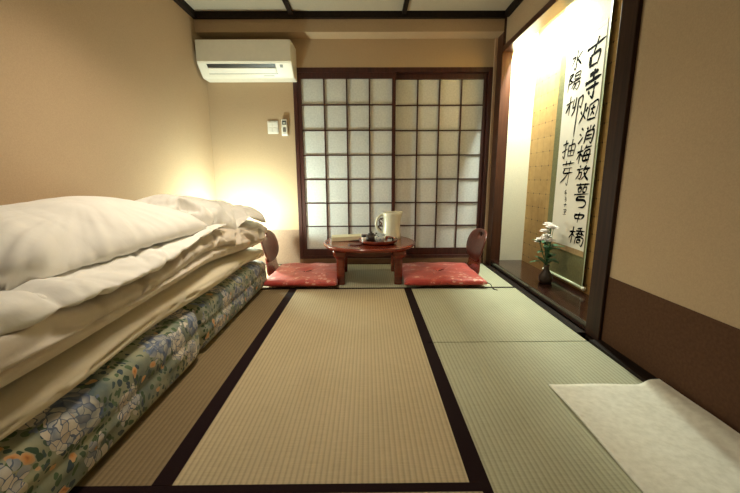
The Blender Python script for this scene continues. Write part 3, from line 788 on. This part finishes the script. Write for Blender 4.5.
# alcove light: a slim tube on the alcove ceiling behind the lintel
al = thing('alcove_light', 'slim fluorescent light tucked up behind the alcove lintel', 'light', (1.345, 3.08, 2.10))
box('housing', (-.03, .03, -.28, .28, .02, .05), M['plastic_w'], al, bevel=.003)
bm = bmesh.new(); tube(bm, [(0, -.24, 0), (0, .24, 0)], .012, 12); link('light_tube', bm, emissive('tube_glow', GREEN_WHITE, 3), al, smooth=True)
for s in (-1, 1): box('tube_holder', (-.014, .014, s*.25-.01, s*.25+.01, -.014, .021), M['plastic_w'], al)
struct(box('ceiling_alcove', (1.30, 1.50, 1.79, 3.39, 2.15, H), M['cream']))
def area(name, loc, rot, sx, sy, power, col, parent=None, shape='RECTANGLE'):
    l = bpy.data.lights.new(name, 'AREA'); l.shape = shape; l.size = sx; l.size_y = sy; l.energy = power; l.color = col
    o = bpy.data.objects.new(name, l); C.objects.link(o); o.location = loc; o.rotation_euler = rot
    if parent: o.parent = parent
    return o
area('tube_light', (0, 0, -.016), (0, 0, 0), .03, .46, ALCOVE_LAMP_W, GREEN_WHITE, al)

# ------------------------------------------------------------------ felt mat on the floor
def felt_mat():
    bm = bmesh.new(); x0, x1, y0, y1 = .742, 1.245, .15, 1.335
    nx, ny = 40, 60; th = .006; top, bot = [], []
    for i in range(nx+1):
        a, b = [], []
        for j in range(ny+1):
            s = x0+(x1-x0)*i/nx; y = y0+(y1-y0)*j/ny
            x = s; z = .0015
            # the wall side rides up over the baseboard and leans on the dado
            q = max(0, s-1.10)
            if q > 0:
                x = 1.10+min(q, .095)*.98; z = .0015+.022*(1-math.cos(min(1, q/.06)*PI))/2
            x += .010*noise.noise(Vector((y*3, 1.7, 0)))*(i/nx if i < nx*.3 else .3)
            z += .006*max(0, noise.noise(Vector((x*5, y*5, 2))))+(.006*math.exp(-((s-.742)/.03)**2)*max(0, math.sin(y*7)))
            yy = y+.012*noise.noise(Vector((x*4, 3.1, 1)))*(j/ny)
            a.append(bm.verts.new((x, yy, z+th))); b.append(bm.verts.new((x, yy, z)))
        top.append(a); bot.append(b)
    for i in range(nx):
        for j in range(ny):
            bm.faces.new((top[i][j], top[i+1][j], top[i+1][j+1], top[i][j+1])); bm.faces.new((bot[i][j], bot[i][j+1], bot[i+1][j+1], bot[i+1][j]))
    for i in range(nx):
        bm.faces.new((top[i][0], bot[i][0], bot[i+1][0], top[i+1][0])); bm.faces.new((top[i][ny], top[i+1][ny], bot[i+1][ny], bot[i][ny]))
    for j in range(ny):
        bm.faces.new((top[0][j], top[0][j+1], bot[0][j+1], bot[0][j])); bm.faces.new((top[nx][j], bot[nx][j], bot[nx][j+1], top[nx][j+1]))
    tag(link('floor_mat', bm, M['felt'], smooth=True), 'off-white felt mat on the tatami against the brown right wall', 'mat')
felt_mat()

# ------------------------------------------------------------------ bedding
def ridged(p, k=1.0):
    return 1-abs(noise.noise(p)*2)*k
def soft_block(name, y0, y1, prof, disp, mat, parent=None, ny=110, nr=72, endr=.06):
    """closed soft volume: rounded profile in XZ swept along Y; prof(y) -> x0,x1,z0,z1,exponent"""
    bm = bmesh.new(); rings = []
    for j in range(ny+1):
        q = j/ny; y = y0+(y1-y0)*q
        dist = min(y-y0, y1-y); e = 1.0
        if dist < endr:
            e = math.sqrt(max(0, 1-(1-dist/endr)**2))
        x0, x1, z0, z1, ex = prof(y)
        cx, cz, hx, hz = (x0+x1)/2, (z0+z1)/2, (x1-x0)/2, (z1-z0)/2
        hx = hx-(1-e)*min(endr, hx)*.9; hz = hz*(.15+.85*e)
        ring = []
        for k in range(nr):
            a = 2*PI*k/nr; c, s = math.cos(a), math.sin(a)
            n_ = (abs(c)**ex+abs(s)**ex)**(-1/ex)
            p = Vector((cx+hx*c*n_, y, cz+hz*s*n_))
            nrm = Vector((c/hx, 0, s/hz)).normalized()
            p += nrm*disp(p, nrm, y)
            p.z = max(p.z, z0 if name == 'mattress_floor' else -1)
            ring.append(bm.verts.new(p))
        rings.append(ring)
    for a, b in zip(rings, rings[1:]):
        for k in range(nr): bm.faces.new((a[k], a[(k+1) % nr], b[(k+1) % nr], b[k]))
    bm.faces.new(rings[0]); bm.faces.new(rings[-1])
    return link(name, bm, mat, parent, smooth=True)
def sstep(a, b, x):
    t = max(0, min(1, (x-a)/(b-a))); return t*t*(3-2*t)

def bake(o):
    dg = bpy.context.evaluated_depsgraph_get(); dg.update()
    me = bpy.data.meshes.new_from_object(o.evaluated_get(dg), depsgraph=dg)
    o.modifiers.clear(); me.name = o.name; o.data = me
def rumple(o, amp, scale, seed=0, fn=None, levels=1):
    """gathers and creases: billowed noise pushed along the normals"""
    if levels:
        md = o.modifiers.new('sub', 'SUBSURF'); md.levels = levels; md.render_levels = levels; bake(o)
    me = o.data
    ns = [v.normal.copy() for v in me.vertices]
    sd = Vector((seed*3.1, seed*1.7, seed*.9))
    for v, n in zip(me.vertices, ns):
        p = v.co
        q = Vector((p.x*scale[0], p.y*scale[1], p.z*scale[2]))+sd
        wv = noise.noise_vector(q*.6)*.9
        a = noise.noise(q+wv); b = noise.noise(q*2.3+wv*1.5+Vector((5, 2, 8)))
        d = (min(1, abs(a)*2.6)**.6-.62)+.38*(min(1, abs(b)*2.6)**.6-.6)
        k = amp*(fn(p, n) if fn else 1)
        v.co = p+n*d*k
    for p in me.polygons: p.use_smooth = True
    md = o.modifiers.new('sub', 'SUBSURF'); md.levels = 1; md.render_levels = 1
# floral mattress: folded futon with a crease
def p_fl(y):
    cr = math.exp(-((y-1.62)/.02)**2)
    bulge = .02*(y < 1.62)
    return (-1.462, -.800+.015*bulge/.02*sstep(1.62, 1.5, y)-.03*cr, .003, .255-.012*cr-.03*sstep(2.3, 2.8, y), 7)
def d_fl(p, n, y):
    if n.z < -.6: return 0
    d = .010*noise.noise(p*5)+.005*noise.noise(p*13)
    # mid-height tuck between the two layers
    d -= .007*math.exp(-((p.z-.135-.01*math.sin(y*5))/.016)**2)*max(0, n.x)
    return min(d, 0 if n.z > .6 else .006)
fm = soft_block('floral_futon', .42, 2.79, p_fl, d_fl, M['floral'], ny=150, nr=96, endr=.05)
tag(fm, 'thick folded futon in blue and orange floral cotton at the bottom of the bedding', 'futon')

def p_pad(y): return (-1.455, -.805-.01*math.sin(y*6), .258-.03*sstep(2.3, 2.8, y), .345+.035*sstep(.8, 1.4, y)-.045*sstep(1.7, 2.75, y), 3.2)
def d_pad(p, n, y):
    if abs(n.z) > .6: return 0
    f = max(0, ridged(Vector((p.x*2, p.y*9, p.z*5)))-.7)*.06
    return .010*noise.noise(p*7)+-f*max(0, n.x)
pad = soft_block('mattress_pad', .44, 2.76, p_pad, d_pad, M['pad_cloth'], endr=.05)
tag(pad, 'pale beige mattress pad sandwiched between the floral futon and the duvet', 'mattress pad')

# cream duvet folded in layers
def p_dv(y):
    top = .480+.080*sstep(1.1, 1.9, y)-.02*sstep(2.3, 2.75, y)
    xr = -.815+.012*math.sin(y*5.2+.5)+.02*sstep(1.5, 2.6, y)
    return (-1.45, xr, .345+.037*sstep(.8, 1.4, y)-.045*sstep(1.7, 2.75, y), top, 3.4)
def d_dv(p, n, y):
    if n.z < -.5: return 0
    d = .016*noise.noise(Vector((p.x*3, p.y*3.2, p.z*6)))
    front = max(0, n.x)
    if n.z > .3: d += .085*sstep(1.1, .75, y)*sstep(-1.15, -1.0, p.x)
    # the fold between the two layers wanders along the front
    far = sstep(1.15, 1.7, y)
    zl = .432+.030*noise.noise(Vector((y*2.3, 3, 0)))+.035*far*math.sin(y*4.2+.6)
    d -= (.030+.040*far)*math.exp(-((p.z-zl)/(.012+.006*far))**2)*front
    d += .022*far*(math.exp(-((p.z-zl-.045)/.028)**2)+math.exp(-((p.z-zl+.040)/.022)**2))*front
    # pinches where the cloth is gathered
    for yy, sl, zc in ((1.02, .9, .41), (1.24, 1.5, .45), (1.33, -1.2, .42), (1.52, 1.1, .47), (1.70, -1.3, .45), (1.88, 1.4, .48), (2.05, -1.0, .43), (2.20, 1.2, .49), (2.36, -1.3, .46), (2.52, 1.0, .44), (2.64, -1.0, .48)):
        dd = (p.y-yy)-(p.z-zc)*sl
        k = max(0, 1-abs(p.z-zc)/.085)
        d -= .034*math.exp(-(dd/.014)**2)*front*k
        d += .020*math.exp(-((dd-.036)/.022)**2)*front*k
    return d
dv = soft_block('duvet', .46, 2.78, p_dv, d_dv, M['duvet_cloth'], ny=240, nr=150, endr=.08)
rumple(dv, 1.0, (3.0, 3.4, 11.0), 2, lambda p, n: (.006+.008*sstep(1.1, 1.8, p.y))*max(0, .25+n.x)*(n.z > -.6), 0)
tag(dv, 'thick cream duvet folded in layers above the mattress pad', 'duvet')

# cloth pieces settled with a short cloth simulation
def puff_mesh(name, w, l, nx, ny, th, xf):
    bm = bmesh.new(); top, bot = [], []
    for i in range(nx+1):
        a, b = [], []
        for j in range(ny+1):
            u, v = 2*i/nx-1, 2*j/ny-1
            e = max(0, (1-u**4)*(1-v**6))**.6
            jx = .003*noise.noise(Vector((u*6, v*9, 4))); jz = .012*noise.noise(Vector((u*3, v*5, th*50)))
            p = Vector((u*w/2+jx, v*l/2+jx, jz*e))
            edge = i in (0, nx) or j in (0, ny)
            vt = bm.verts.new(xf(p, th*e if not edge else 0))
            a.append(vt); b.append(vt if edge else bm.verts.new(xf(p, -th*e)))
        top.append(a); bot.append(b)
    for i in range(nx):
        for j in range(ny):
            bm.faces.new((top[i][j], top[i+1][j], top[i+1][j+1], top[i][j+1]))
            bm.faces.new((bot[i][j], bot[i][j+1], bot[i+1][j+1], bot[i+1][j]))
    return bm
def settle(o, colliders, frames, pressure, mass=.02, bend=.05, tension=15, shrink=0.0):
    for c in colliders:
        m = c.modifiers.new('col', 'COLLISION'); c.collision.thickness_outer = .004; c.collision.cloth_friction = 20
    m = o.modifiers.new('cloth', 'CLOTH'); s = m.settings
    s.quality = 5; s.mass = mass; s.tension_stiffness = tension; s.compression_stiffness = tension; s.shear_stiffness = 5; s.bending_stiffness = bend
    s.tension_damping = 5; s.compression_damping = 5; s.bending_damping = .5; s.air_damping = 3
    s.use_pressure = True; s.uniform_pressure_force = pressure; s.shrink_min = shrink
    m.collision_settings.use_collision = True; m.collision_settings.distance_min = .004; m.collision_settings.use_self_collision = False
    m.collision_settings.friction = 20; m.collision_settings.collision_quality = 2
    m.point_cache.frame_start = 1; m.point_cache.frame_end = frames+1
    scene.frame_start = 1; scene.frame_end = frames+1
    for f in range(1, frames+1): scene.frame_set(f)
    dg = bpy.context.evaluated_depsgraph_get(); ev = o.evaluated_get(dg)
    me = bpy.data.meshes.new_from_object(ev, preserve_all_data_layers=True, depsgraph=dg)
    o.modifiers.clear(); old = o.data; o.data = me; me.name = old.name
    if not me.materials and old.materials: me.materials.append(old.materials[0])
    for c in colliders:
        for m in list(c.modifiers):
            if m.type == 'COLLISION': c.modifiers.remove(m)
    scene.frame_set(1)
    for p in me.polygons: p.use_smooth = True

def place(loc, rx, ry, rz):
    R = Matrix.Rotation(rz, 3, 'Z') @ Matrix.Rotation(ry, 3, 'Y') @ Matrix.Rotation(rx, 3, 'X')
    return lambda p, h: Vector(loc)+R @ Vector((p.x, p.y, p.z+h))
# plain carrier under the cloths: a coarse copy of the duvet's top (removed again below)
def carrier(o):
    bm = bmesh.new(); bx(bm, -1.47, -.825, .40, 2.74, .30, .483)
    bmesh.ops.subdivide_edges(bm, edges=bm.edges, cuts=9, use_grid_fill=True)
    for v in bm.verts:
        if v.co.z > .48: v.co.z += .080*sstep(1.1, 1.9, v.co.y)+.085*sstep(1.1, .75, v.co.y)*sstep(-1.15, -1.0, v.co.x)
    me = bpy.data.meshes.new('carrier'); bm.to_mesh(me); bm.free()
    c = bpy.data.objects.new('carrier', me); C.objects.link(c); return c
car = carrier(dv)
# white comforter, its hem falling over the front of the cream duvet
wd = link('comforter', puff_mesh('comforter', .72, 1.74, 32, 72, .034, place((-1.125, 1.24, .62), .02, 0.05, .055)), M['white_cloth'])
tag(wd, 'white comforter with a seamed hem under the near pillow', 'comforter')
settle(wd, [car], 26, .38, mass=.03, bend=.02)
pl = link('pillow', puff_mesh('pillow', .54, 1.12, 28, 54, .085, place((-1.12, 1.40, .68), .09, .20, -.03)), M['white_cloth'])
settle(pl, [car, wd], 20, .8, mass=.025)
tag(pl, 'big white pillow nearest the viewer on top of the bedding', 'pillow')
p2 = link('pillow', puff_mesh('pillow', .54, .95, 26, 44, .085, place((-1.10, 2.27, .665), -.12, .22, -.26)), M['white_cloth'])
settle(p2, [car, wd, pl], 20, .85, mass=.025)
tag(p2, 'white pillow at the far end of the bedding, its corner hanging over', 'pillow')
bpy.data.objects.remove(car)
rumple(wd, .020, (2.6, 5.0, 3.5), 1)
def corner_pull(cx, cy):
    return lambda p, n: .55+.9*min(1, (abs(p.x-cx)/.24)**3+(abs(p.y-cy)/.5)**4)
def star(o, cx, cy, w, l, rz, amp, seed, dome=.025):
    # creases that run in from the seam and the corners of a pillow
    rumple(o, .004, (3, 4, 3), seed)
    zs = [v.co.z for v in o.data.vertices]; z0, z1 = min(zs), max(zs)
    me = o.data; ns = [v.normal.copy() for v in me.vertices]
    for v, n in zip(me.vertices, ns):
        x, y = v.co.x-cx, v.co.y-cy
        u = (x*math.cos(rz)+y*math.sin(rz))/(w/2); t = (-x*math.sin(rz)+y*math.cos(rz))/(l/2)
        r = (abs(u)**4+abs(t)**4)**.25; a = math.atan2(t, u)
        k = noise.noise(Vector((math.cos(a)*5.5, math.sin(a)*5.5, r*.9+seed)))+.5*noise.noise(Vector((math.cos(a)*12, math.sin(a)*12, r*1.5+seed)))
        wgt = sstep(.25, .75, r)*(1-.6*sstep(.93, 1.0, r))
        v.co.z += dome*max(0, 1-t*t)*max(0, 1-u*u)*max(0, v.co.z-z0)/(z1-z0)
        v.co += n*amp*(min(1, abs(k)*2.2)**.7-.6)*wgt
bm = bmesh.new(); bm.from_mesh(pl.data)
for _ in range(7): bmesh.ops.smooth_vert(bm, verts=bm.verts, factor=.5, use_axis_x=True, use_axis_y=True, use_axis_z=True)
bm.to_mesh(pl.data); bm.free()
star(pl, -1.12, 1.40, .54, 1.12, -.02, .008, 9)
star(p2, -1.06, 2.25, .54, .95, -.26, .013, 6, .0)
for v in pl.data.vertices: v.co.z -= .035
for v in p2.data.vertices: v.co.z -= .050+.03*sstep(2.4, 2.8, v.co.y)+.065*sstep(-.92, -.68, v.co.x); v.co.y -= .03
from mathutils.bvhtree import BVHTree
def tuck(under, over, gap=.003):
    # soft layers give way below what lies on them
    t = BVHTree.FromPolygons([v.co for v in over.data.vertices], [p.vertices for p in over.data.polygons])
    for v in under.data.vertices:
        h = t.ray_cast(Vector((v.co.x, v.co.y, -1)), Vector((0, 0, 1)))
        if h[0] is not None and v.co.z > h[0].z-gap and v.co.z < h[0].z+.25: v.co.z = h[0].z-gap
for o in (pl, p2, wd, dv):
    for v in o.data.vertices: v.co.x = max(v.co.x, XL+.008)
tuck(pl, p2); tuck(wd, pl); tuck(wd, p2); tuck(dv, wd); tuck(dv, p2); tuck(dv, pl); tuck(pad, dv); tuck(fm, pad)

# ------------------------------------------------------------------ corner lamp and unseen fill pendant
fl = thing('floor_lamp', 'small paper floor lamp glowing in the back left corner behind the bedding', 'lamp', (-1.13, 3.14, 0))
box('base', (-.09, .09, -.09, .09, 0, .03), M['post'], fl, bevel=.003)
for sx in (-1, 1):
    for sy in (-1, 1): box('post', (sx*.08-.006, sx*.08+.006, sy*.08-.006, sy*.08+.006, .03, .40), M['post'], fl)
bm = bmesh.new(); tube(bm, [(0, 0, .03), (0, 0, .28)], .006); link('stem', bm, M['black'], fl)
bm = bmesh.new(); bmesh.ops.create_icosphere(bm, subdivisions=3, radius=.035, matrix=Matrix.Translation((0, 0, .31)))
link('bulb', bm, emissive('bulb_glow', GREEN_WHITE, 4), fl, smooth=True)
boxes('top_frame', [(-.086, .086, -.086, -.074, .40, .412), (-.086, .086, .074, .086, .40, .412), (-.086, -.074, -.074, .074, .40, .412), (.074, .086, -.074, .074, .40, .412)], M['post'], fl)
l = bpy.data.lights.new('lamp_light', 'POINT'); l.energy = CORNER_LAMP_W; l.color = (.82, 1.0, .86); l.shadow_soft_size = .05
o = bpy.data.objects.new('lamp_light', l); C.objects.link(o); o.location = (0, 0, .43); o.parent = fl

cl = thing('unseen_fill_pendant', 'round shaded pendant lamp added out of view above the frame as warm fill', 'pendant lamp', (-.52, 1.70, 2.04))  # unseen lamp, placed and shaped for the room's warm overhead fill
bm = bmesh.new(); lathe(bm, [(.01, .03), (.12, .02), (.25, -.02), (.25, -.05), (.22, -.08), (.01, -.09)], 48)
link('lamp_shade', bm, emissive('fill_shade_glow', WARM, 1.3), cl, smooth=True)  # shade glows to spill extra light onto the walls
bm = bmesh.new(); tube(bm, [(0, 0, 0), (0, 0, H-2.04)], .004); link('cord', bm, M['black'], cl)
area('overhead_fill', (0, 0, -.10), (0, 0, 0), .46, .46, OVERHEAD_FILL_W, WARM, cl, 'DISK').data.spread = math.radians(140)
